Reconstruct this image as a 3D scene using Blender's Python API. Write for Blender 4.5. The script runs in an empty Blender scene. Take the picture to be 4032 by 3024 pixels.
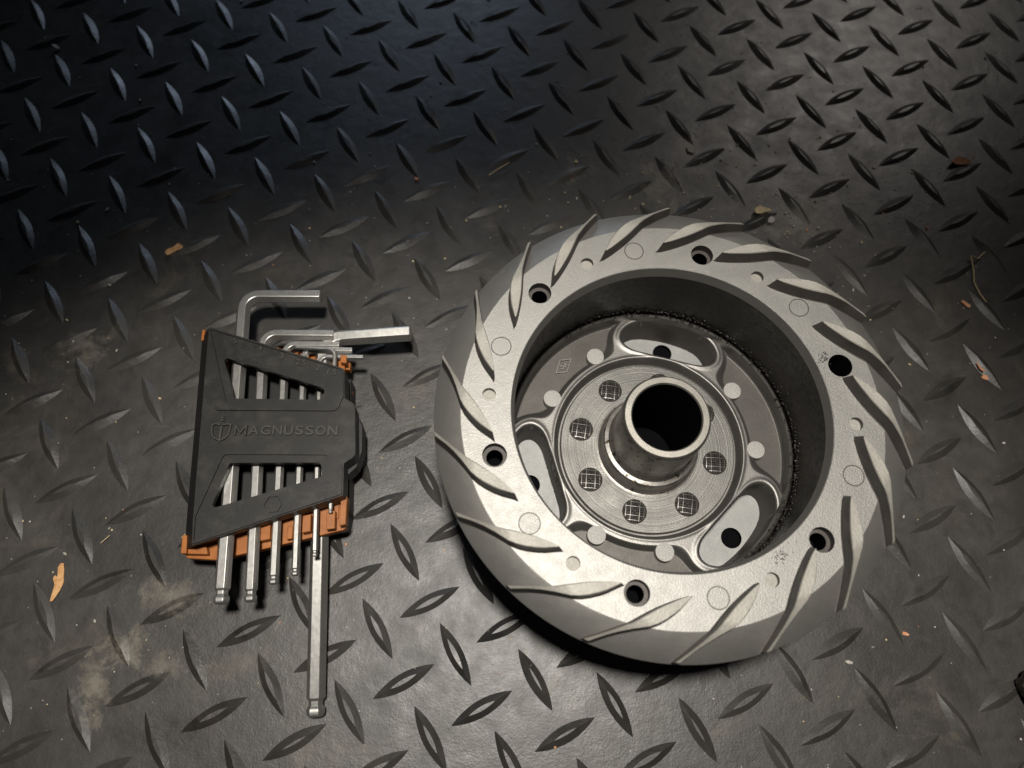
import bpy, bmesh, math, random
from mathutils import Vector, Matrix, noise
from mathutils.geometry import delaunay_2d_cdt
R_ = math.radians
random.seed(7)
S = bpy.context.scene
COL = S.collection

# ------------------------------------------------------------------ camera, light, exposure  (1 unit = 1 cm)
cam_d = bpy.data.cameras.new('camera')
cam = bpy.data.objects.new('camera', cam_d); COL.objects.link(cam)
right = Vector((0.9997919, 0.0, 0.02040008))
down = Vector((0.00741655, -0.93157272, -0.36347939))
fwd = Vector((0.01900416, 0.36355504, -0.93137886))
M = Matrix((right, -down, -fwd)).transposed().to_4x4()
M.translation = (14.83843, -3.04136, 28.69971)
cam.matrix_world = M
cam_d.sensor_width = 36; cam_d.lens = 36 * 2900 / 4032
cam_d.clip_start = 0.5; cam_d.clip_end = 1000
cam_d.dof.use_dof = True; cam_d.dof.focus_distance = 27.0; cam_d.dof.aperture_fstop = 0.095
S.camera = cam

w = bpy.data.worlds.new('World'); S.world = w; w.use_nodes = True
w.node_tree.nodes['Background'].inputs[0].default_value = (0.55, 0.6, 0.7, 1)
w.node_tree.nodes['Background'].inputs[1].default_value = 0.015

def lamp(name, kind, loc, aim, power, color, **kw):
    d = bpy.data.lights.new(name, kind); d.energy = power; d.color = color
    for k, v in kw.items(): setattr(d, k, v)
    o = bpy.data.objects.new(name, d); COL.objects.link(o); o.location = loc
    o.rotation_euler = (Vector(aim) - Vector(loc)).to_track_quat('-Z', 'Y').to_euler()
    return o
lamp('ceiling_lamp', 'SPOT', (15.86, 4.67, 78.1), (16.5, -16.3, 0), 275000, (1.0, 0.945, 0.865),
     spot_size=R_(51), spot_blend=0.36, shadow_soft_size=4.2)
lamp('far_lamp', 'AREA', (58, 72, 48), (31, 27.5, 0), 380, (1.0, 0.93, 0.86), shape='DISK', size=24, spread=R_(31))
lamp('window_light', 'AREA', (6, 105, 34), (1, 26, 0), 560, (0.64, 0.78, 1.0), shape='DISK', size=26, spread=R_(27))

S.view_settings.view_transform = 'Standard'; S.view_settings.look = 'None'
S.view_settings.exposure = 0.0; S.view_settings.gamma = 1.0

# ------------------------------------------------------------------ material helper
class NT:
    def __init__(s, name):
        s.m = bpy.data.materials.new(name); s.m.use_nodes = True
        s.t = s.m.node_tree; s.b = s.t.nodes['Principled BSDF']
        s.tc = s.t.nodes.new('ShaderNodeTexCoord').outputs['Object']
    def put(s, sock, v):
        if isinstance(v, bpy.types.NodeSocket): s.t.links.new(v, sock)
        elif isinstance(v, (int, float)):
            sock.default_value = v if sock.type == 'VALUE' else ((v, v, v, 1) if sock.type == 'RGBA' else (v, v, v))
        else: sock.default_value = tuple(v) + ((1,) if sock.type == 'RGBA' and len(v) == 3 else ())
    def node(s, typ, out=0, props=None, **ins):
        n = s.t.nodes.new(typ)
        for k, v in (props or {}).items(): setattr(n, k, v)
        for k, v in ins.items():
            key = int(k[1:]) if k[0] == 'i' and k[1:].isdigit() else k.replace('_', ' ')
            s.put(n.inputs[key], v)
        return n.outputs[out]
    def vec(s, scale=(1, 1, 1), rot=(0, 0, 0)):
        return s.node('ShaderNodeMapping', i0=s.tc, Scale=scale, Rotation=rot)
    def noise(s, scale, detail=3, rough=.55, vec=None, dist=0):
        return s.node('ShaderNodeTexNoise', Vector=vec or s.tc, Scale=scale, Detail=detail, Roughness=rough, Distortion=dist)
    def ramp(s, v, a, b, lo=0., hi=1.):
        return s.node('ShaderNodeMapRange', i0=v, i1=a, i2=b, i3=lo, i4=hi)
    def mix(s, f, a, b):
        n = s.t.nodes.new('ShaderNodeMix'); n.data_type = 'RGBA'
        s.put(n.inputs[0], f); s.put(n.inputs[6], a); s.put(n.inputs[7], b); return n.outputs[2]
    def math(s, op, a, b=0.):
        return s.node('ShaderNodeMath', props={'operation': op}, i0=a, i1=b)
    def bump(s, h, strength, dist):
        return s.node('ShaderNodeBump', Height=h, Strength=strength, Distance=dist)
    def out(s, col=None, rough=None, metal=None, spec=None, nrm=None, **kw):
        for k, v in (('Base Color', col), ('Roughness', rough), ('Metallic', metal), ('Specular IOR Level', spec), ('Normal', nrm)):
            if v is not None: s.put(s.b.inputs[k], v)
        for k, v in kw.items(): s.put(s.b.inputs[k.replace('_', ' ')], v)
        return s.m

def cast_metal(name, a, b, rough, metal, grain=16, gb=.55, spots=None):
    n = NT(name)
    f = n.ramp(n.noise(.9, 5, .6), .3, .75)
    fine = n.noise(grain, 2, .6)
    col = n.mix(n.ramp(fine, .35, .7), n.mix(f, a, b), n.mix(f, [min(1, x * 1.15) for x in a], [min(1, x * 1.15) for x in b]))
    if spots:
        sp = n.ramp(n.noise(spots[0], 3, .7), spots[1], spots[1] + .06)
        col = n.mix(sp, col, spots[2])
    rg = n.ramp(n.noise(3.1, 4), .3, .7, rough - .02, rough + .03)
    return n.out(col, rg, metal, .5, n.bump(fine, gb, .02))

m_rim = cast_metal('cast_aluminium', (.295, .290, .274), (.318, .313, .296), .52, .86, 24, .42, (5, .74, (.12, .11, .09)))
m_cone = cast_metal('turned_aluminium', (.31, .301, .282), (.335, .326, .306), .45, .78, 30, .2)
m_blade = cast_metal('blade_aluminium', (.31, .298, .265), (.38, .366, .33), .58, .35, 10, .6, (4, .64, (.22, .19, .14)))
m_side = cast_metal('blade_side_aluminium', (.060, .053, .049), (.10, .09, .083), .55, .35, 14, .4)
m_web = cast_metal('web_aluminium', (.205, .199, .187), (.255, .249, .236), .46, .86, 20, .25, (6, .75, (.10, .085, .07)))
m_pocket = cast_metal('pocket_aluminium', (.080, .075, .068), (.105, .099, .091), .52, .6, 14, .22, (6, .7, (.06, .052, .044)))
m_pad = cast_metal('pad_aluminium', (.36, .353, .335), (.45, .44, .42), .60, .7, 24, 1.)
m_plate = cast_metal('plate_steel', (.28, .284, .276), (.36, .36, .348), .60, .6, 24, .4, (3, .72, (.2, .2, .19)))
m_hub = cast_metal('hub_steel', (.34, .325, .298), (.46, .443, .41), .38, .9, 6, .3, (4, .6, (.08, .068, .05)))
m_hubtop = cast_metal('hub_face', (.26, .248, .22), (.36, .345, .31), .40, .88, 22, .15)

n = NT('machined_steel')     # concentric turning marks
rr = n.node('ShaderNodeVectorMath', out=1, props={'operation': 'LENGTH'}, i0=n.vec((1, 1, 0)))
wob = n.noise(1.2, 4)
rings = n.node('ShaderNodeTexNoise', props={'noise_dimensions': '1D'}, W=rr, Scale=26., Detail=4.)
fine = n.noise(18, 2)
m_mach = n.out(n.mix(n.ramp(rings, .35, .7), (.165, .162, .152), (.25, .245, .23)), n.ramp(wob, .3, .7, .47, .6), .88, .5,
               n.bump(n.math('ADD', n.math('MULTIPLY', rings, .6), n.math('MULTIPLY', fine, .5)), .45, .03), Anisotropic=.3)

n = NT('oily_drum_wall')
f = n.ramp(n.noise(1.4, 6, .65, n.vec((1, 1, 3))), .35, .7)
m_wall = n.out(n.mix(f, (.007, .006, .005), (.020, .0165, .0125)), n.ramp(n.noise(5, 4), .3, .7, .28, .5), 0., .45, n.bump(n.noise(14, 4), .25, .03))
n = NT('black_grime'); m_grime = n.out((.012, .009, .007), .35, 0., .5, n.bump(n.noise(30, 3), .6, .03))
n = NT('rivet_metal'); m_rivet = n.out(n.mix(n.ramp(n.noise(9, 3), .35, .65), (.22, .21, .195), (.34, .325, .30)), .42, .85, .5)
n = NT('rivet_pit'); m_pit = n.out(n.mix(n.ramp(n.noise(14, 3), .4, .7), (.012, .0105, .009), (.045, .040, .034)), .55, .1, .3)
n = NT('deep_dark'); m_dark = n.out((.004, .004, .005), .9, 0., .05)
m_eject = cast_metal('ejector_aluminium', (.295, .290, .274), (.318, .313, .296), .52, .86, 24, .6)

n = NT('key_chrome')
f = n.ramp(n.noise(3.0, 5, .65, n.vec((1, 1, 1))), .35, .7)
sc = n.math('MULTIPLY', n.ramp(n.noise(9, 4, .7, n.vec((1.5, .25, 1))), .42, .62), .4)
m_key = n.out(n.mix(sc, n.mix(f, (.43, .425, .405), (.52, .515, .49)), (.60, .59, .565)), n.ramp(n.noise(7, 4), .3, .7, .31, .37), .86, .5,
              n.bump(n.noise(22, 3), .06, .02))

n = NT('black_plastic')
fine = n.noise(26, 3, .6)
scuff = n.ramp(n.noise(1.3, 6, .7, n.vec((1, 1.3, 1))), .5, .75)
m_black = n.out(n.mix(scuff, (.016, .0155, .0145), (.044, .042, .037)), n.ramp(n.noise(4, 4), .3, .7, .38, .54), 0., .34, n.bump(fine, .35, .02))
n = NT('rubbed_plastic'); m_rub = n.out(n.mix(n.ramp(n.noise(3, 5, .7), .35, .7), (.034, .033, .030), (.065, .062, .055)), .42, 0., .42, n.bump(n.noise(24, 3), .3, .02))
n = NT('shadow_plastic'); m_black2 = n.out((.010, .010, .010), .5, 0., .4, n.bump(n.noise(20, 3), .3, .02))  # back cover's own black; on the front cover it paints in shade
n = NT('orange_plastic')
m_orange = n.out(n.mix(n.ramp(n.noise(2.5, 5, .65), .35, .7), (.31, .098, .016), (.43, .152, .032)), .46, 0., .4, n.bump(n.noise(20, 3), .2, .02))

# rubber of the mat (patterns laid out in world space so that treads and sheet share the same dirt)
SMEARS = [((22.3, 18.4), .7, 1.2, .9), ((23.9, 20.4), .6, .9, 1.), ((25.4, 21.4), .9, .6, .8), ((28.5, 16.4), 1.5, .9, .6), ((18.6, 19.2), .6, .7, .6),
          ((1.3, -2.2), .8, .6, 1.), ((0.5, -3.6), .5, 1.0, .9), ((-2.6, 9.6), 1.0, .8, .7), ((2.6, -.4), .9, .5, .7), ((31.5, 19.5), 1.2, .7, .6), ((2.9, -2.9), .6, .4, .7)]
def rubber(name, dark, dust, tan, sp0, rough=(.40, .56), bumpk=.5, slope=False):
    n = NT(name)
    n.tc = n.t.nodes.new('ShaderNodeNewGeometry').outputs['Position']
    base = n.ramp(n.noise(.16, 6, .62), .36, .68)
    mott = n.ramp(n.noise(1.5, 6, .68, dist=.4), .35, .72)
    col = n.mix(n.math('MULTIPLY', base, n.math('ADD', n.math('MULTIPLY', mott, .7), .35)), dark, dust)
    st = n.ramp(n.noise(.24, 7, .7, n.vec((1, 1.2, 1), (0, 0, .5)), .6), .57, .76)
    col = n.mix(n.math('MULTIPLY', st, .62), col, tan)
    grime = n.ramp(n.noise(.11, 4, .6, n.vec((1, 1, 1), (0, 0, 1.2))), .42, .62)
    if slope: col = n.mix(n.math('MULTIPLY', grime, .75), col, dust)
    blot = n.ramp(n.noise(.55, 4, .6, n.vec((1, 1, 1), (0, 0, 2.1)), 1.0), .60, .7)
    col = n.mix(n.math('MULTIPLY', blot, .5), col, [x * .5 for x in dark])
    brk = n.math('ADD', n.math('MULTIPLY', n.noise(.9, 3, .6, dist=1.2), 2.6), n.math('MULTIPLY', n.noise(5.5, 6, .8, dist=.5), 2.2))
    for (cx, cy), rx, ry, k in SMEARS:
        d = n.node('ShaderNodeVectorMath', out=1, props={'operation': 'LENGTH'}, i0=n.node('ShaderNodeMapping', i0=n.tc, Location=(-cx / rx, -cy / ry, 0), Scale=(1 / rx, 1 / ry, 0)))
        f = n.math('MULTIPLY', n.ramp(n.math('SUBTRACT', brk, n.math('MULTIPLY', d, .62)), 1.6, 2.6, 0, 1), k * .7)
        col = n.mix(f, col, (.24, .212, .168))
    v = n.t.nodes.new('ShaderNodeTexVoronoi'); n.put(v.inputs['Vector'], n.tc); v.inputs['Scale'].default_value = 2.6
    sp = n.math('MULTIPLY', n.ramp(v.outputs['Distance'], .05, .085, 1, 0), n.ramp(n.node('ShaderNodeSeparateColor', i0=v.outputs['Color']), .8, .82))
    col = n.mix(n.math('MULTIPLY', sp, sp0), col, (.35, .33, .27))
    # thin scratches
    sc = n.noise(1.0, 3, .6, n.vec((.6, 14, 1), (0, 0, .9), )); sc2 = n.noise(1.0, 3, .6, n.vec((.5, 16, 1), (0, 0, -.55)))
    scm = n.math('MAXIMUM', n.ramp(sc, .70, .73), n.ramp(sc2, .71, .74))
    col = n.mix(n.math('MULTIPLY', scm, .35), col, [min(1, x * 2.2) for x in dust])
    rg = n.math('ADD', n.ramp(n.noise(.9, 6, .65), .3, .72, rough[0], rough[1]), n.math('MULTIPLY', grime, .10 if slope else .04))
    h = n.math('ADD', n.math('MULTIPLY', n.noise(11, 5, .7), .7), n.math('MULTIPLY', n.noise(1.7, 4, .6), 1.6))
    return n.out(col, rg, 0., .62, n.bump(h, bumpk, .035))
m_mat = rubber('mat_rubber', (.027, .0255, .0235), (.072, .0655, .0565), (.13, .110, .080), .75, (.34, .50), .34)
m_slope = rubber('tread_rubber', (.017, .0165, .0155), (.050, .046, .040), (.08, .069, .051), .4, (.36, .50), .36, True)

# ------------------------------------------------------------------ object helpers
def link(name, me, mats, parent=None, smooth=None, kind=None):
    for m in (mats if isinstance(mats, (list, tuple)) else [mats]): me.materials.append(m)
    if smooth is not None:
        for p in me.polygons: p.use_smooth = True
        me.set_sharp_from_angle(angle=R_(smooth))
    o = bpy.data.objects.new(name, me); COL.objects.link(o)
    if parent: o.parent = parent
    if kind: o['kind'] = kind
    return o
def from_bm(name, bm, mats, parent=None, smooth=None, kind=None, recalc=True):
    if recalc: bmesh.ops.recalc_face_normals(bm, faces=bm.faces)
    me = bpy.data.meshes.new(name); bm.to_mesh(me); bm.free()
    return link(name, me, mats, parent, smooth, kind)
def pydata(name, v, f, mats, parent=None, smooth=None, mi=None, kind=None):
    me = bpy.data.meshes.new(name); me.from_pydata(v, [], f)
    if mi: me.polygons.foreach_set('material_index', mi)
    me.update()
    return link(name, me, mats, parent, smooth, kind)
def thing(name, label, cat, loc, group=None, rotz=0.):
    o = bpy.data.objects.new(name, None); COL.objects.link(o); o.location = loc; o.rotation_euler.z = rotz
    o.empty_display_size = .5
    o['label'] = label; o['category'] = cat
    if group: o['group'] = group
    return o
def tag(o, label, cat, group=None):
    o['label'] = label; o['category'] = cat
    if group: o['group'] = group
    return o
def lathe(name, prof, mat, parent, seg=192, closed=False, smooth=35, mi=None):
    v, f, idx = [], [], []
    P = len(prof)
    for r, z in prof:
        for k in range(seg):
            a = 2 * math.pi * k / seg; v.append((r * math.cos(a), r * math.sin(a), z))
    for i in range(P if closed else P - 1):
        j = (i + 1) % P
        for k in range(seg):
            l = (k + 1) % seg
            f.append((i * seg + k, i * seg + l, j * seg + l, j * seg + k)); idx.append(mi[i] if mi else 0)
    return pydata(name, v, f, mat, parent, smooth, idx)
def circle(cx, cy, r, n=32, ph=0):
    return [(cx + r * math.cos(2 * math.pi * k / n + ph), cy + r * math.sin(2 * math.pi * k / n + ph)) for k in range(n)]
def rounded(pts, rad, n=5):
    out = []; N = len(pts)
    rad = rad if isinstance(rad, (list, tuple)) else [rad] * N
    for i in range(N):
        p = Vector(pts[i]); a = (Vector(pts[i - 1]) - p); b = (Vector(pts[(i + 1) % N]) - p)
        if rad[i] <= 0: out.append(tuple(p)); continue
        la, lb = a.length, b.length; a.normalize(); b.normalize()
        ang = a.angle(b); t = min(rad[i] / math.tan(ang / 2), la * .48, lb * .48)
        p0, p1 = p + a * t, p + b * t
        for k in range(n + 1):
            s = k / n; q = p0 * (1 - s) ** 2 + p * 2 * s * (1 - s) + p1 * s * s; out.append((q.x, q.y))
    return out
def inside(p, poly):
    x, y = p; c = False; j = len(poly) - 1
    for i in range(len(poly)):
        xi, yi = poly[i]; xj, yj = poly[j]
        if (yi > y) != (yj > y) and x < (xj - xi) * (y - yi) / (yj - yi) + xi: c = not c
        j = i
    return c
def terrace(levels, extra=()):
    """levels: list of (loop, z or None, parent index, wall bottom). Nested flat regions joined by vertical walls.
    returns verts, faces, face level index (walls get the level of the inner loop)"""
    pts, edges, L = [], [], []
    for lp, z, par, wb in levels:
        s = len(pts); pts += [Vector(p) for p in lp]; k = len(lp)
        edges += [(s + i, s + (i + 1) % k) for i in range(k)]; L.append((s, k))
    pts += [Vector(p) for p in extra]
    ov, oe, of, _, _, _ = delaunay_2d_cdt(pts, edges, [], 0, 1e-5)
    V, F, MI, cache = [], [], [], {}
    def vid(x, y, z):
        key = (round(x, 5), round(y, 5), round(z, 5))
        if key not in cache: cache[key] = len(V); V.append((x, y, z))
        return cache[key]
    for tri in of:
        c = sum((ov[i] for i in tri), Vector((0, 0))) / len(tri)
        lev = None
        for i, (lp, z, par, wb) in enumerate(levels):
            if inside(c, lp): lev = i
        if lev is None or levels[lev][1] is None: continue
        z = levels[lev][1]
        F.append(tuple(vid(ov[i].x, ov[i].y, z) for i in tri)); MI.append(lev)
    for i, (lp, z, par, wb) in enumerate(levels):
        if par is None and wb is None: continue
        zt = levels[par][1] if par is not None else z
        zb = wb if wb is not None else z
        if zt is None or zb is None or abs(zt - zb) < 1e-6: continue
        for k in range(len(lp)):
            a, b = lp[k], lp[(k + 1) % len(lp)]
            q = (vid(*a, zt), vid(*b, zt), vid(*b, zb), vid(*a, zb))
            if par is None: q = q[::-1]
            F.append(q); MI.append(i)
    return V, F, MI
def area2(lp): return sum(lp[i - 1][0] * lp[i][1] - lp[i][0] * lp[i - 1][1] for i in range(len(lp)))
def ccw(lp): return lp if area2(lp) > 0 else lp[::-1]
def tri_up(V, F):
    out = []
    for f in F:
        a, b, c = (Vector(V[i]) for i in f[:3]); nn = (b - a).cross(c - a)
        out.append(f[::-1] if len(f) == 3 and nn.z < 0 else f)
    return out

def bar(bm, a, b, w_, z0, z1):
    z1 += (len(bm.faces) // 5 % 11) * .0009
    a, b = Vector(a), Vector(b); d = (b - a).normalized(); nn = Vector((-d.y, d.x)) * w_ / 2; a, b = a - d * w_ * .4, b + d * w_ * .4
    lo = [bm.verts.new((p.x, p.y, z0)) for p in (a + nn, a - nn, b - nn, b + nn)]
    m2 = nn * .5
    hi = [bm.verts.new((p.x, p.y, z1)) for p in (a + m2, a - m2, b - m2, b + m2)]
    bm.faces.new(hi)
    for k in range(4): bm.faces.new((lo[k], lo[(k + 1) % 4], hi[(k + 1) % 4], hi[k]))
# ------------------------------------------------------------------ the rubber mat
me = bpy.data.meshes.new('rubber_mat')
bm = bmesh.new(); bmesh.ops.create_grid(bm, x_segments=60, y_segments=60, size=62)
bmesh.ops.translate(bm, verts=bm.verts, vec=(17, 12, 0))
mat_o = from_bm('floor_mat', bm, m_mat, kind='structure', recalc=False)


def tread_mesh(name, ln, wd, tl, tw, h, skew):
    bm = bmesh.new(); K = 9
    def lens(l, w_, z, off=0):
        pts = []
        for k in range(K): t = k / K; pts.append((l * (t - .5), w_ / 2 * math.sin(math.pi * t) ** .85 + off, z))
        for k in range(K): t = k / K; pts.append((l * (.5 - t), -w_ / 2 * math.sin(math.pi * t) ** .85 + off, z))
        return [bm.verts.new(p) for p in pts]
    a = lens(ln, wd, -.012); c = lens(tl, tw, h, skew)
    for k in range(2 * K): bm.faces.new((a[k], a[(k + 1) % (2 * K)], c[(k + 1) % (2 * K)], c[k]))
    top = bm.faces.new(c)
    for f in bm.faces: f.material_index = 0
    top.material_index = 1
    bmesh.ops.recalc_face_normals(bm, faces=bm.faces)
    me = bpy.data.meshes.new(name); bm.to_mesh(me); bm.free()
    me.materials.append(m_slope); me.materials.append(m_mat)
    for p in me.polygons: p.use_smooth = True
    me.set_sharp_from_angle(angle=R_(13))
    return me
tread = [tread_mesh('tread_bar', 2.62, .62, 1.05, .15, .125, 0), tread_mesh('tread_bar', 2.58, .62, .9, .09, .13, .02),
         tread_mesh('tread_bar', 2.62, .61, 1.2, .17, .12, -.01), tread_mesh('tread_bar', 2.58, .61, 1.0, .06, .13, -.03)]
UL, VL = Vector((2.87689, -.85058)), Vector((-.81974, -2.77257))
spots = []
for i in range(-22, 26):
    for j in range(-26, 14):
        for a, (di, dj) in ((27.9, (0, 0)), (-60.5, (.5, .5))):
            p = UL * (i + di) + VL * (j + dj)
            if -32 < p.x < 66 and -24 < p.y < 52: spots.append((p.x, p.y, a))
C2 = Vector((14.84, -3.04, 28.7))
def shown(x, y):
    q = Vector((x, y, 0)) - C2
    X, Y, Z = q.dot(right), q.dot(down), q.dot(fwd)
    if Z <= 0: return False
    return abs(X / Z) * 2900 < 2016 + 90 and abs(Y / Z) * 2900 < 1512 + 90
vis = [s for s in spots if shown(s[0], s[1]) and (s[0] - 20.6) ** 2 + (s[1] - 5) ** 2 > 5.5 ** 2]
vis.sort(key=lambda s: (Vector((s[0], s[1], 0)) - C2).length)
near = set(vis[:298])
rest = bmesh.new()
for sx, sy, a in spots:
    rnd = random.Random(int(sx * 100) * 7919 + int(sy * 100))
    me = tread[rnd.choice((0, 0, 2, 2, 1))] if sy < 3 and sx < 34 else tread[rnd.choice((0, 1, 3))]
    flip = rnd.choice((0, 180)); da = rnd.uniform(-1, 1)
    dx, dy = rnd.uniform(-.04, .04), rnd.uniform(-.04, .04)
    if (sx, sy, a) in near:
        o = bpy.data.objects.new('tread_bar', me); COL.objects.link(o); o.parent = mat_o
        o.location = (sx + dx, sy + dy, 0); o.rotation_euler.z = R_(a + flip + da)
    elif (sx - 20.6) ** 2 + (sy - 5) ** 2 > 5.6 ** 2:
        t = bmesh.new(); t.from_mesh(me)
        t.transform(Matrix.Translation((sx, sy, 0)) @ Matrix.Rotation(R_(a + flip + da), 4, 'Z'))
        tm = bpy.data.meshes.new('t'); t.to_mesh(tm); t.free(); rest.from_mesh(tm); bpy.data.meshes.remove(tm)
from_bm('tread_bars_beyond', rest, [m_slope, m_mat], mat_o, 13, 'stuff', recalc=False)

# ------------------------------------------------------------------ flywheel
fly = thing('flywheel', 'large silver cast aluminium fan flywheel with curved blades around an open hub', 'flywheel', (20.59, 5.014, 0))
ZA, ZF, RO, RI, RF = 5.90, 5.45, 6.967, 5.33, 7.88
def pol(r, a): return (r * math.cos(R_(a)), r * math.sin(R_(a)))
lm = {}
levels = [(circle(0, 0, RO, 240), ZA, None, None), (circle(0, 0, RI, 240), None, 0, None)]
for k in range(6):
    x, y = pol(6.06, -44.65 + 60 * k)
    plain = k == 1
    if plain:
        levels.append((circle(x, y, .41, 40), None, 0, 4.6))
    else:
        levels.append((circle(x, y, .40, 40), ZA - .34, 0, ZA - .34)); lm[len(levels) - 1] = (2, 2)
        levels.append((circle(x, y, .275, 36), None, len(levels) - 1, 4.6))
    x, y = pol(6.06, -4.45 + 60 * k)
    levels.append((circle(x, y, .225, 30), ZA - .2, 0, ZA - .2)); lm[len(levels) - 1] = (3, 2)
    x, y = pol(6.07, 38.6 + 60 * k)
    levels.append((circle(x, y, .35, 40), ZA - .03, 0, ZA - .03)); lm[len(levels) - 1] = (2, 2)
    levels.append((circle(x, y, .322, 40), None, len(levels) - 1, ZA - .028))
levels = [(ccw(l), z, p, wb) for l, z, p, wb in levels]
V, F, MI = terrace(levels)
# the lip at the inner edge belongs to the rim
F = tri_up(V, F)
deep = {i for i, l in enumerate(levels) if l[3] == 4.6}
pydata('rim_face', V, F, [m_rim, m_dark, m_side, m_blade], fly, None, [1 if m in deep else lm.get(m, (0, 0))[len(f) == 4] for m, f in zip(MI, F)])
bm = bmesh.new(); bmesh.ops.create_circle(bm, cap_ends=True, radius=.45, segments=24)
hb = from_bm('hole_bottom', bm, m_dark, fly, recalc=False)
for k in range(6):
    o = hb if k == 0 else hb.copy()
    if k: COL.objects.link(o)
    o.location = (*pol(6.06, -44.65 + 60 * k), 4.62)
for k in range(6):
    x, y = pol(6.07, 38.6 + 60 * k)
    bm = bmesh.new()
    bmesh.ops.create_cone(bm, cap_ends=True, segments=40, radius1=.322, radius2=.318, depth=.06, matrix=Matrix.Translation((0, 0, -.03)))
    e = from_bm('ejector_mark', bm, m_eject, fly, 30); e.location = (x, y, ZA + .002)
lathe('flange_cone', [(RO, ZA), (RO + .04, ZA - .012), (RF - .03, ZF + .01), (RF, ZF - .02), (RF - .01, ZF - .13), (7.4, 5.12), (6.75, 4.85), (6.6, 4.5), (6.55, 3.7), (6.0, 3.35), (5.9, 3.0), (5.86, .5), (5.75, .06), (5.5, .0), (5.3, .02)],
      m_cone, fly, 240, smooth=40)
lathe('inner_lip', [(RI, ZA), (RI - .025, ZA - .02), (RI - .13, ZA - .40), (RI - .10, ZA - .44), (RI + .10, ZA - .48)], m_rim, fly, 240)
lathe('drum_wall', [(RI + .10, ZA - .48), (RI + .09, 2.02), (RI + .02, 1.98)], m_wall, fly, 240)
lathe('drum_ledge', [(RI + .02, 1.98), (RI + .0, 2.22), (RI - .05, 2.25), (RI - .10, 2.2), (RI - .13, 1.6)], m_web, fly, 240)

# fan blades
prof = [  # r, left angle, right angle (relative to tip)
    (6.00, 22.3, 22.9), (6.06, 20.3, 22.5), (6.2, 17.4, 21.2), (6.35, 14.9, 19.9), (6.5, 12.9, 18.4), (6.7, 10.7, 16.2), (6.85, 9.3, 14.3), (6.97, 8.1, 12.4),
    (7.12, 6.3, 8.9), (7.3, 4.4, 5.9), (7.5, 2.4, 3.4), (7.7, .4, 1.5), (7.84, -.9, .3)]
def surf(r): return ZA if r <= RO else ZA + (ZF - ZA) * (r - RO) / (RF - RO)
bv, bf = [], []
HB = .60
def P3(r, a, z): bv.append((r * math.cos(R_(a)), r * math.sin(R_(a)), z)); return len(bv) - 1
secs = []
for q, (r, l, rt) in enumerate(prof):
    h = HB * (1 if r < 7.3 else 1 - .22 * (r - 7.3) / .54)
    zt = surf(r) + h; zb = surf(r) - .05
    if 6.8 < r < 7.2: zt = .5 * (surf(r - .12) + surf(r + .12)) + h
    rb = r - (.05 if q == 0 else 0); ib = 1.3 if q == 0 else .45
    m_ = .06 * (rt - l) + .06
    zs = surf(r); x0 = ib if q == 0 else 0; e = .42
    secs.append([P3(rb, l - .30 + x0 - e, zs + .004), P3(rb, l - .30 + x0, zs + .03), P3(r, l, zt - .03), P3(r, l + m_, zt), P3(r, rt - m_, zt), P3(r, rt, zt - .03), P3(rb, rt + ib, zs + .03), P3(rb, rt + ib + e, zs + .004)])
bmi = []
for a, b in zip(secs, secs[1:]):
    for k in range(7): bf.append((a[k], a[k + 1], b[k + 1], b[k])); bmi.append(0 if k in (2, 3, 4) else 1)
bf.append(tuple(secs[0])); bf.append(tuple(secs[-1][::-1])); bmi += [1, 1]
bm = bmesh.new(); vs = [bm.verts.new(p) for p in bv]
for f, k in zip(bf, bmi): bm.faces.new([vs[i] for i in f]).material_index = k
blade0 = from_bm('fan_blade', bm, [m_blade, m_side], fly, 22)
blade0.rotation_euler.z = R_(-13.1)
for k in range(1, 18):
    o = blade0.copy(); COL.objects.link(o); o.rotation_euler.z = R_(-13.1 + 20 * k)

# web plate: a height field with ring, ribs, pockets and three slots
def smax(a, b, k):
    h = max(k - abs(a - b), 0) / k; return max(a, b) + h * h * k * .25
def sst(a, b, x):
    t = min(1, max(0, (x - a) / (b - a))); return t * t * (3 - 2 * t)
SLOT = (75.5, -44.5, -164.5)
def slot_sd(r, a):
    best = 9
    for c in SLOT:
        d = (a - c + 180) % 360 - 180
        u, t = r * math.cos(R_(d)), r * math.sin(R_(d))
        if u < 0: continue
        best = min(best, smax(smax(3.74 - u, r - 5.18, .5), abs(t) - 2.02, .95))
    return best
def web_z(r, a):
    sd = slot_sd(r, a)
    pk = smax(smax(3.83 - r, .27 - sd, .75), r - 5.3, .1)
    z = 1.86 - .27 * (1 - sst(-.17, .03, pk))
    z += .035 * math.exp(-((sd - .10) / .07) ** 2) if sd > -.05 else 0
    z += .03 * math.exp(-((r - 3.62) / .07) ** 2)
    z -= .40 * (1 - sst(3.42, 3.60, r))
    z -= .06 * sst(.06, -.01, sd) if sd < .06 else 0
    if sd < .0: z -= min(1.7, (-sd / .045) * 1.6)
    return max(z, .2), sd, pk
NR, NA = 66, 1100
wv, wf, wi, info = [], [], [], []
for i in range(NR):
    r = 3.42 + (5.22 - 3.42) * i / (NR - 1)
    for k in range(NA):
        a = 360 * k / NA
        z, sd, pk = web_z(r, a); x, y = pol(r, a)
        wv.append((x, y, z)); info.append((sd, pk))
for i in range(NR - 1):
    for k in range(NA):
        l = (k + 1) % NA
        q = (i * NA + k, i * NA + l, (i + 1) * NA + l, (i + 1) * NA + k)
        if all(info[j][0] < -.05 for j in q): continue
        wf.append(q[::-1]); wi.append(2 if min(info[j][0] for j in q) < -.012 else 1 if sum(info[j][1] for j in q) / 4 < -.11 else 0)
pydata('web_plate', wv, wf, [m_web, m_pocket, m_side], fly, 50, wi)
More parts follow.
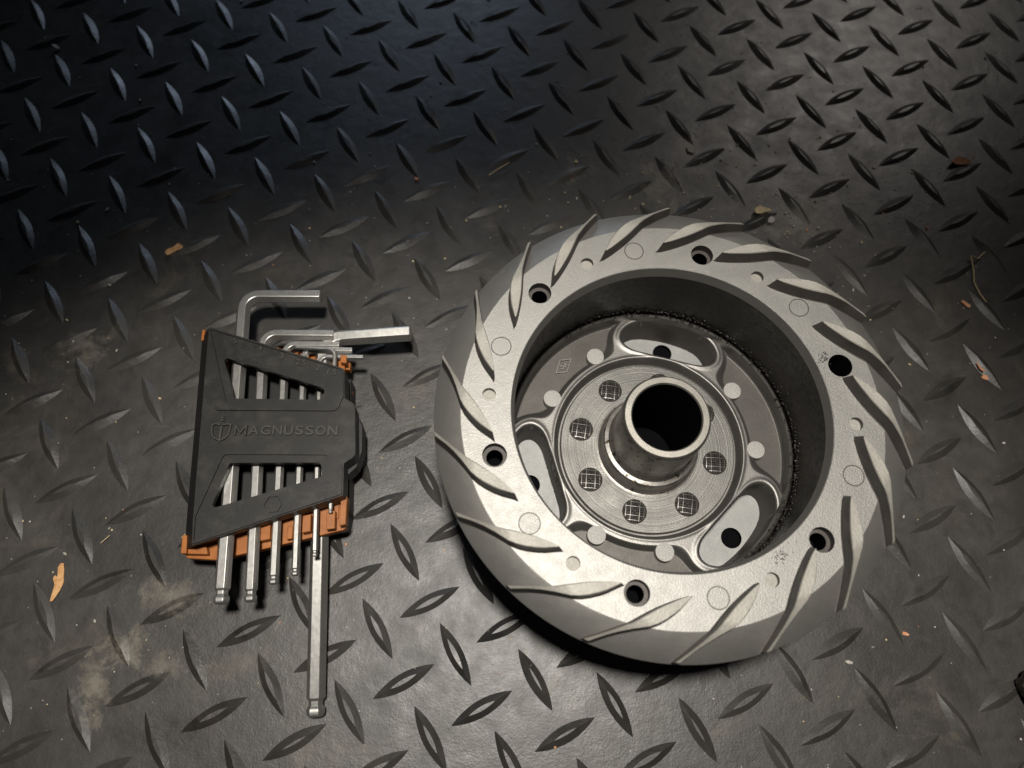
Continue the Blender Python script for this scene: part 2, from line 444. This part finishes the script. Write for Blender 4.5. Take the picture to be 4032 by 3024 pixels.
# plate seen through the slots
lv = [(ccw(circle(0, 0, 5.35, 120)), .26, None, None), (ccw(circle(0, 0, 2.6, 80)), None, 0, None)]
for c in (75.2, -44.8, -164.8): lv.append((ccw(circle(*pol(4.63, c), .40, 36)), None, 0, .03))
V, F, MI = terrace(lv); F = tri_up(V, F)
pydata('back_plate', V, F, [m_plate, m_dark], fly, 30, [1 if m > 1 else 0 for m in MI])
lathe('back_ring', [(5.33, 1.62), (5.3, .24)], m_wall, fly, 160)
lathe('slot_lining', [(3.45, 1.44), (3.42, .24)], m_pocket, fly, 160)
for c in (75.2, -44.8, -164.8):
    bm = bmesh.new(); bmesh.ops.create_circle(bm, cap_ends=True, radius=.42, segments=24)
    o = from_bm('hole_bottom', bm, m_dark, fly, recalc=False); o.location = (*pol(4.63, c), .035)

# machined hub flange
lathe('hub_flange', [(3.47, 1.40), (3.43, 1.44), (3.36, 1.44), (3.34, 1.57), (3.31, 1.60), (1.70, 1.60)], m_mach, fly, 200, smooth=25)
lathe('hub_tube', [(2.0, 1.59), (1.90, 1.62), (1.83, 1.70), (1.80, 1.82), (1.79, 2.34), (1.75, 2.43), (1.62, 2.47), (1.54, 2.56), (1.515, 2.9), (1.515, 5.02), (1.47, 5.10)], m_hub, fly, 128, smooth=30)
lathe('hub_rim', [(1.47, 5.10), (1.43, 5.135), (1.235, 5.135), (1.19, 5.09)], m_hubtop, fly, 128, smooth=25)
lathe('hub_bore', [(1.19, 5.09), (1.17, 4.9), (1.17, .3), (0.01, .25)], m_dark, fly, 96)

# rivets with a waffle face
def rivet_mesh():
    v, f, mi = [], [], []
    N = 84; Rr = .455
    def z_at(x, y):
        r = math.hypot(x, y)
        p = .17
        a = abs(((x / p) % 1) - .5) * 2; b = abs(((y / p) % 1) - .5) * 2
        g = max(a, b)                      # 1 on the ridges
        dome = .075 - .05 * (r / Rr) ** 2
        inside_ = r < .425
        pit = 0.
        if inside_:
            pit = .06 * (1 - sst(.80, .92, g))
            if g < .34: pit *= .45
        else: pit = .045
        return max(dome - pit, -.02), inside_ and g > .82
    idx = {}
    for i in range(N + 1):
        for j in range(N + 1):
            x, y = -Rr + 2 * Rr * i / N, -Rr + 2 * Rr * j / N
            r = math.hypot(x, y)
            if r > Rr + .02: continue
            if r > Rr: x, y = x * Rr / r, y * Rr / r
            z, rd = z_at(x, y); idx[i, j] = (len(v), rd); v.append((x, y, z))
    for i in range(N):
        for j in range(N):
            q = [idx.get(k) for k in ((i, j), (i + 1, j), (i + 1, j + 1), (i, j + 1))]
            if None in q: continue
            f.append(tuple(a[0] for a in q)); mi.append(0 if sum(a[1] for a in q) >= 3 else 1)
    s0 = len(v); n = 40
    for z in (-.018, -.09):
        for k in range(n): v.append((Rr * math.cos(2 * math.pi * k / n), Rr * math.sin(2 * math.pi * k / n), z))
    for k in range(n): f.append((s0 + k, s0 + n + k, s0 + n + (k + 1) % n, s0 + (k + 1) % n)); mi.append(1)
    me = bpy.data.meshes.new('rivet'); me.from_pydata(v, [], f); me.polygons.foreach_set('material_index', mi); me.update()
    me.materials.append(m_rivet); me.materials.append(m_pit)
    return me
rm = rivet_mesh()
for k in range(8):
    o = bpy.data.objects.new('rivet', rm); COL.objects.link(o); o.parent = fly
    o.location = (*pol(2.61, 120.5 + 45 * k), 1.672); o.rotation_euler.z = R_(-7 + 3 * math.sin(k * 4.1))
# flat round pads
bm = bmesh.new()
bmesh.ops.create_cone(bm, cap_ends=True, segments=40, radius1=.35, radius2=.335, depth=.5, matrix=Matrix.Translation((0, 0, -.25)))
pad0 = from_bm('casting_pad', bm, m_pad, fly, 30)
for n_, a in enumerate((117.8, 153.6, 32.6, -3.0, -121.8, -85.8)):
    o = pad0 if n_ == 0 else pad0.copy()
    if n_: COL.objects.link(o)
    o.location = (*pol(4.06, a), 1.93)
# raised foundry mark: rhombus with two small hooked signs
bm = bmesh.new()
cr = [Vector(pol(*p)) for p in ((4.56, 139.0), (4.82, 133.0), (4.58, 128.4), (4.28, 134.8))]
z0, z1 = 1.57, 1.66
for k in range(4): bar(bm, cr[k], cr[(k + 1) % 4], .05, z0, z1)
ce = sum(cr, Vector((0, 0))) / 4; ex = (cr[2] - cr[1]); ex = Vector((1, .12)).normalized(); ey = Vector((-ex.y, ex.x))
def g(x, y): return ce + ex * x + ey * y
arc = [g(-.075 + .065 * math.cos(t), -.05 + .075 * math.sin(t)) for t in [R_(d) for d in range(150, -125, -34)]]
for a, b in zip(arc, arc[1:]): bar(bm, a, b, .042, z0, z1)
for a, b in (((.02, .10), (.13, .03)), ((.10, .12), (.06, -.02)), ((.01, .0), (.09, -.06))): bar(bm, g(*a), g(*b), .042, z0, z1)
from_bm('foundry_mark', bm, m_web, fly)
# oily grit along the foot of the drum wall
bm = bmesh.new(); rg = random.Random(3)
for k in range(900):
    u = rg.random()
    a = rg.gauss(75, 30) if u < .45 else (rg.gauss(-25, 24) if u < .9 else rg.uniform(0, 360))
    s = abs(rg.gauss(0, .022)) + .012
    zz = 2.23 + abs(rg.gauss(0, .16 if u < .45 else .3)); r = RI + (rg.uniform(-.1, .02) if zz < 2.3 else .085)
    mm = Matrix.Translation((*pol(r, a), zz)) @ Matrix.Rotation(rg.uniform(0, 6), 4, 'Z') @ Matrix.Diagonal((s * rg.uniform(.7, 1.6), s, s * .8, 1))
    bmesh.ops.create_icosphere(bm, subdivisions=1, radius=1, matrix=mm)
from_bm('oily_grit', bm, m_grime, fly, kind='stuff')
# dry smears of oil on the rim beside the bore
bm = bmesh.new()
for k in range(70):
    if k < 34: a, r = rg.gauss(19.5, 1.3), rg.gauss(5.62, .11)
    else: a, r = rg.gauss(-58, 2.6), rg.gauss(5.62, .12)
    if r < RI + .05: continue
    s = rg.uniform(.010, .026)
    mm = Matrix.Translation((*pol(r, a), ZA)) @ Matrix.Rotation(R_(a + rg.uniform(-30, 30)), 4, 'Z') @ Matrix.Diagonal((s * rg.uniform(1, 2.6), s, .005, 1))
    bmesh.ops.create_icosphere(bm, subdivisions=1, radius=1, matrix=mm)
from_bm('oil_specks', bm, m_grime, fly, kind='stuff')

# ------------------------------------------------------------------ hex key holder
HX, HY = 6.4, 5.2
hold = thing('key_holder', 'black and orange plastic hex key holder lying left of the flywheel', 'key holder', (HX, HY, 0))
def lo(pts): return [(x - HX, y - HY) for x, y in pts]
ZT = 2.52
outline = rounded(lo([(3.55, 9.48), (8.95, 7.76), (9.06, 6.56), (9.47, 6.30), (9.64, 4.32), (9.24, 4.02), (9.31, 2.84), (4.20, 1.04), (4.10, 2.04)]),
                  [.06, .16, .05, .28, .30, .05, .05, .05, .0])
# upper and lower raised panels, their recesses, windows and the hexagon
p1 = rounded(lo([(3.585, 9.43), (8.90, 7.73), (9.03, 6.62), (8.84, 6.02), (4.28, 6.02), (3.94, 6.75)]), [.05, .12, .1, .28, .3, .2])
p2 = rounded(lo([(4.18, 3.98), (4.40, 4.545), (8.80, 4.545), (9.20, 4.0), (9.27, 2.87), (4.235, 1.085), (4.14, 2.04)]), [.2, .2, .3, .3, .05, .05, .0])
q1 = rounded(lo([(3.65, 9.345), (8.85, 7.69), (8.44, 6.22), (4.72, 6.22)]), [.05, .05, .18, .28])
q2 = rounded(lo([(4.21, 2.05), (4.88, 4.32), (8.66, 4.32), (9.14, 2.88), (4.28, 1.17)]), [.0, .22, .22, .05, .05])
w1 = rounded(lo([(4.28, 8.21), (8.33, 6.93), (8.18, 6.48), (4.94, 6.51)]), [.14, .22, .2, .16])
w2 = rounded(lo([(5.12, 4.02), (8.42, 4.05), (8.50, 3.53), (4.66, 2.33)]), [.08, .2, .14, .16])
hx = [(6.865 - HX + .335 * math.cos(R_(60 * k + 4)), 2.495 - HY + .335 * math.sin(R_(60 * k + 4))) for k in range(6)]
hx2 = [((x - (6.865 - HX)) * .90 + 6.865 - HX, (y - (2.495 - HY)) * .90 + 2.495 - HY) for x, y in hx]
lv = [(outline, ZT, None, None), (p1, ZT + .09, 0, None), (p2, ZT + .09, 0, None), (q1, ZT + .01, 1, None), (q2, ZT + .01, 2, None),
      (w1, None, 3, ZT - .24), (w2, None, 4, ZT - .24), (hx, ZT - .06, 4, None), (hx2, ZT + .015, 7, None)]
lv = [(ccw(l), z, p, b) for l, z, p, b in lv]
V, F, MI = terrace(lv); F = tri_up(V, F); WI = [1 if len(f) == 4 else 0 for f in F]  # step and window walls take the darker plastic as painted shade
# outer wall with a splayed left side
O = lv[0][0]; n0 = len(V)
for x, y in O: V.append((x, y, ZT))
for x, y in O:
    left = max(0., min(1., (-1.55 - (x + (y) * .0)) / .6))
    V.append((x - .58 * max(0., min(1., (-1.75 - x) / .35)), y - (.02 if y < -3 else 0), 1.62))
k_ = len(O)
for k in range(k_): WI.append(1 if V[n0 + k][0] < -2.0 else 0); F.append((n0 + k, n0 + k_ + k, n0 + k_ + (k + 1) % k_, n0 + (k + 1) % k_))  # left wall darker too: the shade of its far side put into colour
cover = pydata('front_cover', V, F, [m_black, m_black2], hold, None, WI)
bv_ = cover.modifiers.new('edge', 'BEVEL'); bv_.width = .014; bv_.segments = 2; bv_.limit_method = 'ANGLE'; bv_.angle_limit = R_(40)
# black back cover, with its clip on the right
def slab(name, loop, z0, z1, mat, parent, bev=.03, taper=1.0):
    bm = bmesh.new(); loop = ccw(loop)
    a = [bm.verts.new((x, y, z0)) for x, y in loop]; b = [bm.verts.new((x, y, z1)) for x, y in loop]
    bm.faces.new(a[::-1]); bm.faces.new(b)
    for k in range(len(loop)): bm.faces.new((a[k], a[(k + 1) % len(loop)], b[(k + 1) % len(loop)], b[k]))
    o = from_bm(name, bm, mat, parent, 30)
    if bev:
        m = o.modifiers.new('edge', 'BEVEL'); m.width = bev; m.segments = 2; m.limit_method = 'ANGLE'; m.angle_limit = R_(40)
    return o
slab('back_cover', rounded(lo([(3.62, 9.3), (8.95, 7.9), (9.28, 2.5), (9.2, 1.9), (4.1, 1.2)]), .1), .14, 1.08, m_black2, hold)
slab('side_clip', rounded(lo([(9.0, 6.5), (9.48, 6.1), (9.66, 5.7), (9.72, 4.75), (9.55, 4.1), (9.2, 3.75), (9.0, 3.7)]), .12), .9, 1.66, m_black2, hold, .04)
# orange insert: rails, cross bars and blocks between the keys
tr = thing_tr = None
T = lambda name, loop, z0, z1, b=.025: slab(name, lo(loop), z0, z1, m_orange, hold, b)
tray = T('orange_tray', [(3.60, .82), (3.70, .76), (4.75, .70), (9.20, 1.80), (9.28, 1.88), (9.27, 2.95), (4.2, 2.0), (3.56, 1.5)], 1.0, 1.42)
def sub(name, loop, z0, z1, b=.025): return slab(name, lo(loop), z0, z1, m_orange, tray, b)
sub('tray_bar', [(4.35, 4.35), (9.0, 4.35), (9.12, 3.86), (4.4, 3.80)], .5, .85)
sub('tray_bar', [(3.7, 9.0), (8.85, 7.9), (9.0, 7.38), (4.0, 7.44)], .5, .9)
sub('tray_bar', [(3.06, 9.66), (3.5, 9.56), (8.62, 8.68), (8.9, 8.58), (8.9, 8.2), (3.06, 9.3)], .9, 1.3)
sub('tray_rail', [(3.7, 9.3), (4.0, 9.3), (4.3, 1.2), (4.0, 1.2)], 1.1, 1.5)
sub('tray_rail', [(8.4, 8.6), (8.72, 8.6), (9.0, 2.2), (8.7, 2.2)], 1.1, 1.5)
sub('tray_post', [(3.585, .87), (3.79, .87), (3.72, 1.52), (3.55, 1.52)], 1.5, 1.86)
sub('tray_post', [(3.79, .87), (4.5, .86), (4.42, 1.12), (3.77, 1.16)], 1.5, 1.74)
sub('tray_block', [(6.32, 1.32), (6.68, 1.40), (6.63, 1.95), (6.3, 1.88)], 1.5, 1.82)
sub('tray_block', [(7.24, 1.40), (7.44, 1.43), (7.42, 1.9), (7.22, 1.88)], 1.5, 1.72)
sub('tray_block', [(7.80, 1.62), (8.10, 1.68), (8.06, 2.3), (7.77, 2.24)], 1.5, 1.84)
sub('tray_block', [(8.66, 1.74), (8.97, 1.78), (8.93, 2.44), (8.62, 2.38)], 1.5, 1.84)
sub('tray_block', [(9.13, 1.87), (9.36, 1.92), (9.33, 2.95), (9.10, 2.9)], 1.4, 1.88)
sub('tray_block', [(8.62, 8.3), (8.86, 8.28), (8.84, 8.62), (8.60, 8.64)], 1.4, 1.84)
sub('tray_block', [(3.03, 9.2), (3.14, 9.2), (3.14, 9.66), (3.02, 9.68)], 1.4, 1.86)
sub('tray_block', [(5.65, 8.75), (6.1, 8.68), (6.1, 9.0), (5.65, 9.06)], 1.4, 1.66)
sub('tray_block', [(6.95, 8.55), (7.3, 8.5), (7.3, 8.72), (6.95, 8.78)], 1.4, 1.66)
# raised lettering and emblem
def text_bm(bm, txt, x0, x1, y0, y1, z, h, rot=0., bold=.012):
    box = None
    for off, hh, mi in ((bold, h, 0), (bold + .06, .006, 1)):  # second pass: flat dark outline painting the shade round each character
        c = bpy.data.curves.new('t', 'FONT'); c.body = txt; c.extrude = hh; c.offset = off; c.resolution_u = 3
        o = bpy.data.objects.new('t', c); COL.objects.link(o)
        bpy.context.view_layer.update()
        me = bpy.data.meshes.new_from_object(o.evaluated_get(bpy.context.evaluated_depsgraph_get()))
        bpy.data.objects.remove(o); bpy.data.curves.remove(c)
        if box is None:
            xs = [v.co.x for v in me.vertices]; ys = [v.co.y for v in me.vertices]
            box = (min(xs), max(xs), min(ys), max(ys))
        sx = (x1 - x0) / (box[1] - box[0]); sy = (y1 - y0) / (box[3] - box[2])
        cx, cy = (x0 + x1) / 2, (y0 + y1) / 2
        ca, sa = math.cos(R_(rot)), math.sin(R_(rot))
        for v in me.vertices:
            px = (v.co.x - box[0]) * sx + x0 - cx; py = (v.co.y - box[2]) * sy + y0 - cy
            v.co = (cx + px * ca - py * sa, cy + px * sa + py * ca, z + v.co.z)
        n0 = len(bm.faces); bm.from_mesh(me); bpy.data.meshes.remove(me)
        bm.faces.ensure_lookup_table()
        for f in bm.faces[n0:]: f.material_index = mi
word = 'MAGNUSSON'; wid = [1.25, 1.12, 1.08, 1.05, 1.02, .95, .95, 1.1, 1.08]
tot = sum(wid); x = 5.12
for ch, q in zip(word, wid):
    dx = 3.84 * q / tot
    bm = bmesh.new()
    if ch == 'M':
        xa, xb, ya, yb = x + .05 - HX, x + dx - .06 - HX, 5.09 - HY, 5.415 - HY; xm = (xa + xb) / 2
        for w_, z_, mi in ((.085, ZT + .085, 0), (.125, ZT + .006, 1)):  # wider low bars again paint a shade outline, here round the M
            n0 = len(bm.faces)
            for a, b in (((xa, ya), (xa, yb)), ((xb, ya), (xb, yb)), ((xa, yb), (xm, ya + .08)), ((xm, ya + .08), (xb, yb))): bar(bm, a, b, w_, ZT - .01, z_)
            bm.faces.ensure_lookup_table()
            for f in bm.faces[n0:]: f.material_index = mi
    else: text_bm(bm, ch, x + .035 - HX, x + dx - .035 - HX, 5.075 - HY, 5.43 - HY, ZT, .085, 0)
    x += dx
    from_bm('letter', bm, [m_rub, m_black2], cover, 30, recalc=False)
for txt, x, y, w_ in (('5', 4.67, 8.87, .17), ('4', 5.66, 8.56, .17), ('3', 6.52, 8.26, .17), ('2.5', 7.28, 7.99, .40), ('2', 7.95, 7.78, .17), ('1.5', 8.50, 7.60, .34)):
    bm = bmesh.new()
    text_bm(bm, txt, x - w_ / 2 - HX, x + w_ / 2 - HX, y - .115 - HY, y + .115 - HY, ZT + .012, .045, -6)
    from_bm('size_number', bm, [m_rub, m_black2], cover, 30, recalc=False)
bm = bmesh.new(); zz = (ZT - .01, ZT + .08)
ec = (4.64 - HX, 5.25 - HY)
def E(x, y): return (ec[0] + x, ec[1] + y)
half = [(.07, .20), (.22, .24), (.335, .20), (.335, .02), (.28, -.20), (.17, -.33), (.05, -.38)]
for s in (1, -1):
    for a, b in zip(half, half[1:]): bar(bm, E(s * a[0], a[1]), E(s * b[0], b[1]), .075, *zz)
for a, b in (((0, .17), (0, -.45)), ((.02, .1), (.01, -.4)), ((-.02, .1), (-.01, -.4)), ((-.10, .22), (0, .285)), ((0, .285), (.10, .22)), ((0, .36), (0, .46)), ((-.05, .47), (.05, .47)), ((-.04, .53), (.04, .53)), ((-.05, .37), (.05, .37))):
    bar(bm, E(*a), E(*b), .065, *zz)
n0 = len(bm.faces)  # from here flat dark bars: painted crevice shade round the emblem
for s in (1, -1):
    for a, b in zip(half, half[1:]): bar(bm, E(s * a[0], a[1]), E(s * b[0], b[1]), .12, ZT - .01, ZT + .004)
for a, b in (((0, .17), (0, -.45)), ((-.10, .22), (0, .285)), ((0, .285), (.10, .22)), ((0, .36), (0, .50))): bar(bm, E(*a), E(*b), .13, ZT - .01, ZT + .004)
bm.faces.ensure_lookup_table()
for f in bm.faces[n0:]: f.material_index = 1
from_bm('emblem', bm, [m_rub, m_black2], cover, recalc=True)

# ------------------------------------------------------------------ hex keys
def hexkey(label, af, pts, rad, spin=30., ball=True, cut=True):
    """pts: ball end, corner, arm end (Vectors); hexagonal bar swept along with a bend"""
    A, B, Cc = (Vector(p) for p in pts)
    d1 = (B - A).normalized(); d2 = (Cc - B).normalized()
    ang = d1.angle(d2); t = rad * math.tan(ang / 2)
    p0, p1 = B - d1 * t, B + d2 * t
    nrm = d1.cross(d2).normalized(); cen = p0 + nrm.cross(d1).normalized() * rad
    R = af / math.sqrt(3)
    path = []
    if ball:
        L = af
        for s, k in ((0, .62), (.05, .80), (.14, .93), (.28, .98), (.44, .96), (.54, .88), (.60, .78), (.66, .74), (.88, .77), (.98, .90), (1.04, .985), (1.1, 1.)):
            path.append((A + d1 * (s * L), d1, k))
    else:
        path += [(A, d1, .86), (A + d1 * .05, d1, 1)]
    path.append((p0, d1, 1))
    nb = 9; side = nrm.cross(d1).normalized()
    for k in range(1, nb):
        th = ang * k / nb
        q = cen - side * rad * math.cos(th) + d1 * rad * math.sin(th)
        path.append((q, (d1 * math.cos(th) + side * math.sin(th)).normalized(), 1))
    path.append((p1, d2, 1))
    path += [(Cc - d2 * .06, d2, 1), (Cc - d2 * .015, d2, .97), (Cc, d2, .86)]
    bm = bmesh.new(); rings = []
    for p, d, k in path:
        e1 = nrm.cross(d).normalized(); e2 = nrm if nrm.z > 0 else -nrm
        rings.append([bm.verts.new(p + (e2 * math.cos(R_(60 * q + spin)) + e1 * math.sin(R_(60 * q + spin))) * R * k) for q in range(6)])
    for a, b in zip(rings, rings[1:]):
        for q in range(6): bm.faces.new((a[q], a[(q + 1) % 6], b[(q + 1) % 6], b[q]))
    bm.faces.new(rings[0]); bm.faces.new(rings[-1])
    base = Vector((A.x, A.y, 0)); bmesh.ops.translate(bm, verts=bm.verts, vec=-base)
    o = from_bm('hex_key', bm, m_key, None, 20)
    m = o.modifiers.new('edge', 'BEVEL'); m.width = af * .045; m.segments = 2; m.limit_method = 'ANGLE'; m.angle_limit = R_(35)
    o.location = base
    return tag(o, label, 'hex key', 'hex keys of the set in the black holder')
def zk(af, y): return 1.64 + af / 2 + (5 - y) * .022
def key(label, af, ball, slope, ycor, xarm, yarm, rad, lift=0.):
    bx, by = ball
    xc = bx + slope * (ycor - by)
    return hexkey(label, af, ((bx, by, zk(af, by) + lift), (xc, ycor, zk(af, ycor) + lift), (xarm, yarm, zk(af, yarm) + lift)), rad)
key('leftmost steel hex key, its arm standing well clear above the holder', .50, (5.33, -.88), -.0715, 11.24, 7.58, 11.26, .62)
key('steel hex key second from the left, its bent arm just above the holder', .40, (6.31, -.80), -.083, 9.53, 8.26, 9.53, .50)
key('middle steel hex key, third from the left in the holder', .30, (7.02, -.20), -.0714, 9.10, 8.52, 9.10, .38)
key('thin steel hex key fourth from the left, tip below the orange tray', .25, (7.735, .10), -.0717, 8.90, 9.02, 8.88, .32)
key('very thin steel hex key whose tip rests over the thickest long key', .20, (8.35, .78), -.0744, 8.62, 9.48, 8.60, .26)
hexkey('thinnest steel hex key with its arm pointing left across the other arms', .15, ((8.80, 2.30, 1.98), (8.42, 8.78, 2.06), (6.86, 8.86, 2.02)), .34)
hexkey('thickest and longest steel hex key, its round end lying on the mat', .60, ((8.56, -4.52, .40), (7.78, 9.50, 1.42), (11.28, 9.78, 1.46)), .75)

# ------------------------------------------------------------------ litter on the mat
def litter_mat(name, a, b):
    n = NT(name); return n.out(n.mix(n.ramp(n.noise(7, 4), .35, .65), a, b), .7, 0., .3, n.bump(n.noise(12, 3), .5, .04))
m_leaf = litter_mat('dry_leaf', (.50, .25, .09), (.68, .40, .19))
m_tan = litter_mat('pale_husk', (.50, .38, .20), (.66, .54, .34))
m_red = litter_mat('brown_leaf', (.24, .10, .05), (.36, .17, .09))
m_chip = litter_mat('orange_chip', (.55, .25, .13), (.66, .34, .20))
m_stone = litter_mat('pale_grit', (.36, .34, .30), (.52, .50, .45))
def flake(name, pts, loc, mat, label, cat, th=.03, curl=.08, group=None, base=.012):
    pts = ccw(pts); bm = bmesh.new()
    L = max(math.hypot(*p) for p in pts)
    zc = lambda x, y: base + curl * ((x * x + y * y) / (L * L)) + .25 * curl * math.sin(6 * x / L + 2 * y / L) * .5 + .12 * curl
    a = [bm.verts.new((x, y, zc(x, y))) for x, y in pts]; b = [bm.verts.new((x * .97, y * .97, zc(x, y) + th)) for x, y in pts]
    ca = bm.verts.new((0, 0, zc(0, 0))); cb = bm.verts.new((0, 0, zc(0, 0) + th))
    for k in range(len(pts)):
        j = (k + 1) % len(pts)
        bm.faces.new((a[k], a[j], b[j], b[k])); bm.faces.new((b[k], b[j], cb)); bm.faces.new((a[j], a[k], ca))
    o = from_bm(name, bm, mat, None, 40); o.location = (*loc, 0)
    return tag(o, label, cat, group)
flake('leaf_scrap', [(.74 * x, .74 * y) for x, y in [(.02, .86), (.17, .86), (.24, .55), (.30, .2), (.34, -.1), (.28, -.4), (.14, -.75), (.02, -1.0), (-.1, -1.02), (-.12, -.6), (-.10, -.2), (-.22, .05), (-.24, .2), (-.14, .27), (-.02, .16), (.04, .12), (.08, .34), (-.05, .5), (-.09, .68)]],
      (-1.58, .12), m_leaf, 'ragged orange brown dry leaf scrap on the mat at the far left', 'leaf scrap', .02, .07)
flake('wood_splinter', [(-.40, -.22), (-.34, -.02), (-.1, .12), (.08, .30), (.2, .27), (.36, .14), (.34, -.02), (.12, -.04), (-.08, -.2), (-.26, -.36)],
      (.43, 14.45), m_leaf, 'small orange wood splinter in the dark upper left of the mat', 'wood splinter', .05, .06)
flake('husk', [(-.42, -.16), (-.36, .05), (-.16, .2), (.14, .17), (.38, .02), (.42, -.1), (.2, -.08), (-.1, -.17), (-.34, -.26)],
      (27.02, 16.86), m_tan, 'pale yellow curved husk behind the flywheel', 'husk', .03, .16)
flake('grit_lump', [(-.16, -.14), (-.1, .08), (.06, .18), (.18, .12), (.16, -.1), (0, -.2)], (27.35, 16.36), m_stone, 'whitish grit lump beside the pale yellow husk', 'grit lump', .08, .02)
flake('leaf_scrap', [(-.55, -.1), (-.3, .08), (-.05, .3), (.2, .24), (.5, .02), (.42, -.2), (.05, -.16), (-.3, -.22)],
      (36.9, 19.75), m_red, 'reddish brown curled leaf scrap at the upper right of the mat', 'leaf scrap', .03, .22)
flake('wood_chip', [(-.20, .12), (-.1, .2), (.2, -.06), (.16, -.18), (.04, -.14)], (35.5, 12.1), m_chip, 'small pinkish orange chip right of the flywheel, below the straw stem', 'wood chip', .03, .03)
flake('wood_chip', [(-.14, .21), (-.06, .16), (.02, -.03), (.14, -.18), (.1, -.26), (-.02, -.11)], (35.35, 9.05), m_chip, 'curved orange chip on a tread bar at the far right', 'wood chip', .03, .05, base=.13)
flake('wood_chip', [(-.15, -.02), (0, .12), (.15, .04), (.14, -.16), (-.04, -.1)], (35.5, 8.62), m_chip, 'stubby orange chip just below the curved orange chip', 'wood chip', .05, .02)
flake('wood_chip', [(-.13, -.05), (-.08, .07), (.06, .04), (.14, -.04), (.1, -.09)], (30.1, -1.72), m_chip, 'tiny bright orange chip at the lower right of the mat', 'wood chip', .02, .01)
flake('wood_chip', [(-.1, -.05), (-.04, .09), (.1, .02), (.06, -.09)], (10.96, 18.4), m_chip, 'tiny orange chip in the dark top centre of the mat', 'wood chip', .05, .01)
flake('wood_chip', [(-.08, -.06), (-.02, .1), (.1, .04), (.06, -.09)], (18.45, 19.5), m_tan, 'tiny tan chip in the dark area behind the flywheel', 'wood chip', .05, .01)
flake('husk', [(-.30, .02), (-.16, .12), (.02, .1), (.0, -.1), (-.18, -.1)], (-7.2, 26.0), m_stone, 'pale grey husk in the dark top left corner', 'husk', .03, .2)
flake('grit_lump', [(-.16, -.1), (-.2, .14), (-.05, .26), (.12, .2), (.22, .0), (.1, -.2)], (24.0, 20.25), m_stone, 'pale dusty lump in the shade behind the flywheel', 'grit lump', .06, .02)
# stick splinter, straw stem
def stick(name, pts, r, mat, label, cat):
    bm = bmesh.new(); rings = []
    for i, p in enumerate(pts):
        p = Vector(p); d = (Vector(pts[min(i + 1, len(pts) - 1)]) - Vector(pts[max(i - 1, 0)])).normalized()
        e1 = d.cross(Vector((0, 0, 1))).normalized(); e2 = e1.cross(d)
        k = r * (1 - .35 * i / (len(pts) - 1))
        rings.append([bm.verts.new(p + e1 * k * math.cos(t) + e2 * k * math.sin(t)) for t in [2 * math.pi * q / 6 for q in range(6)]])
    for a, b in zip(rings, rings[1:]):
        for q in range(6): bm.faces.new((a[q], a[(q + 1) % 6], b[(q + 1) % 6], b[q]))
    bm.faces.new(rings[0]); bm.faces.new(rings[-1])
    base = Vector((pts[0][0], pts[0][1], 0)); bmesh.ops.translate(bm, verts=bm.verts, vec=-base)
    o = from_bm(name, bm, mat, None, 60); o.location = base
    return tag(o, label, cat)
stick('splinter', [(14.35, 18.62, .10), (14.8, 18.95, .16), (15.3, 19.3, .17)], .035, m_tan, 'thin tan splinter lying in the dark area behind the flywheel', 'splinter')
stem = stick('straw_stem', [(36.95, 14.75, .08), (36.5, 14.35, .14), (36.2, 14.5, .17), (36.2, 13.8, .11), (36.1, 13.2, .08), (36.25, 12.6, .06), (36.45, 12.2, .05)], .04, m_tan, 'thin pale straw stem with a bent top at the right of the mat', 'straw')
stick('splinter', [(.05, 1.8, .08), (-.22, 1.5, .11)], .02, m_tan, 'tiny tan splinter beside the ragged leaf scrap', 'splinter')
stick('splinter', [(2.98, 1.95, .03), (2.75, 1.72, .05)], .018, m_tan, 'tiny straw coloured splinter left of the orange holder corner', 'splinter')
# dark lump at the right edge
bm = bmesh.new(); bmesh.ops.create_icosphere(bm, subdivisions=3, radius=.62)
for v in bm.verts:
    d = noise.fractal(v.co * 2.2, .8, 2, 3); v.co *= 1 + .22 * d; v.co.z *= .7
o = from_bm('dark_clod', bm, m_grime, None, 50); o.location = (34.35, -3.62, .34)
tag(o, 'black crumbly clod at the right edge of the mat', 'clod')
# countless crumbs
bm = bmesh.new(); rg = random.Random(11)
mats = [m_stone, m_tan, m_chip]
for k in range(950):
    x, y = rg.uniform(-12, 42), rg.uniform(-6, 30)
    if rg.random() < .35: x, y = rg.gauss(27, 5), rg.gauss(17, 3)
    if math.hypot(x - 20.6, y - 5) < 6.2: continue
    s = min(.085, .016 + abs(rg.gauss(0, .019)))
    c0 = len(bm.faces)
    mm = Matrix.Translation((x, y, s * .5)) @ Matrix.Rotation(rg.uniform(0, 6), 4, 'Z') @ Matrix.Diagonal((s * rg.uniform(.8, 2.4 if rg.random() < .3 else 1.3), s, s * .7, 1))
    bmesh.ops.create_icosphere(bm, subdivisions=1, radius=1, matrix=mm)
    bm.faces.ensure_lookup_table(); mi = rg.choices((0, 1, 2), (6, 4, 1))[0]
    for f in bm.faces[c0:]: f.material_index = mi
from_bm('crumbs', bm, mats, None, kind='stuff')
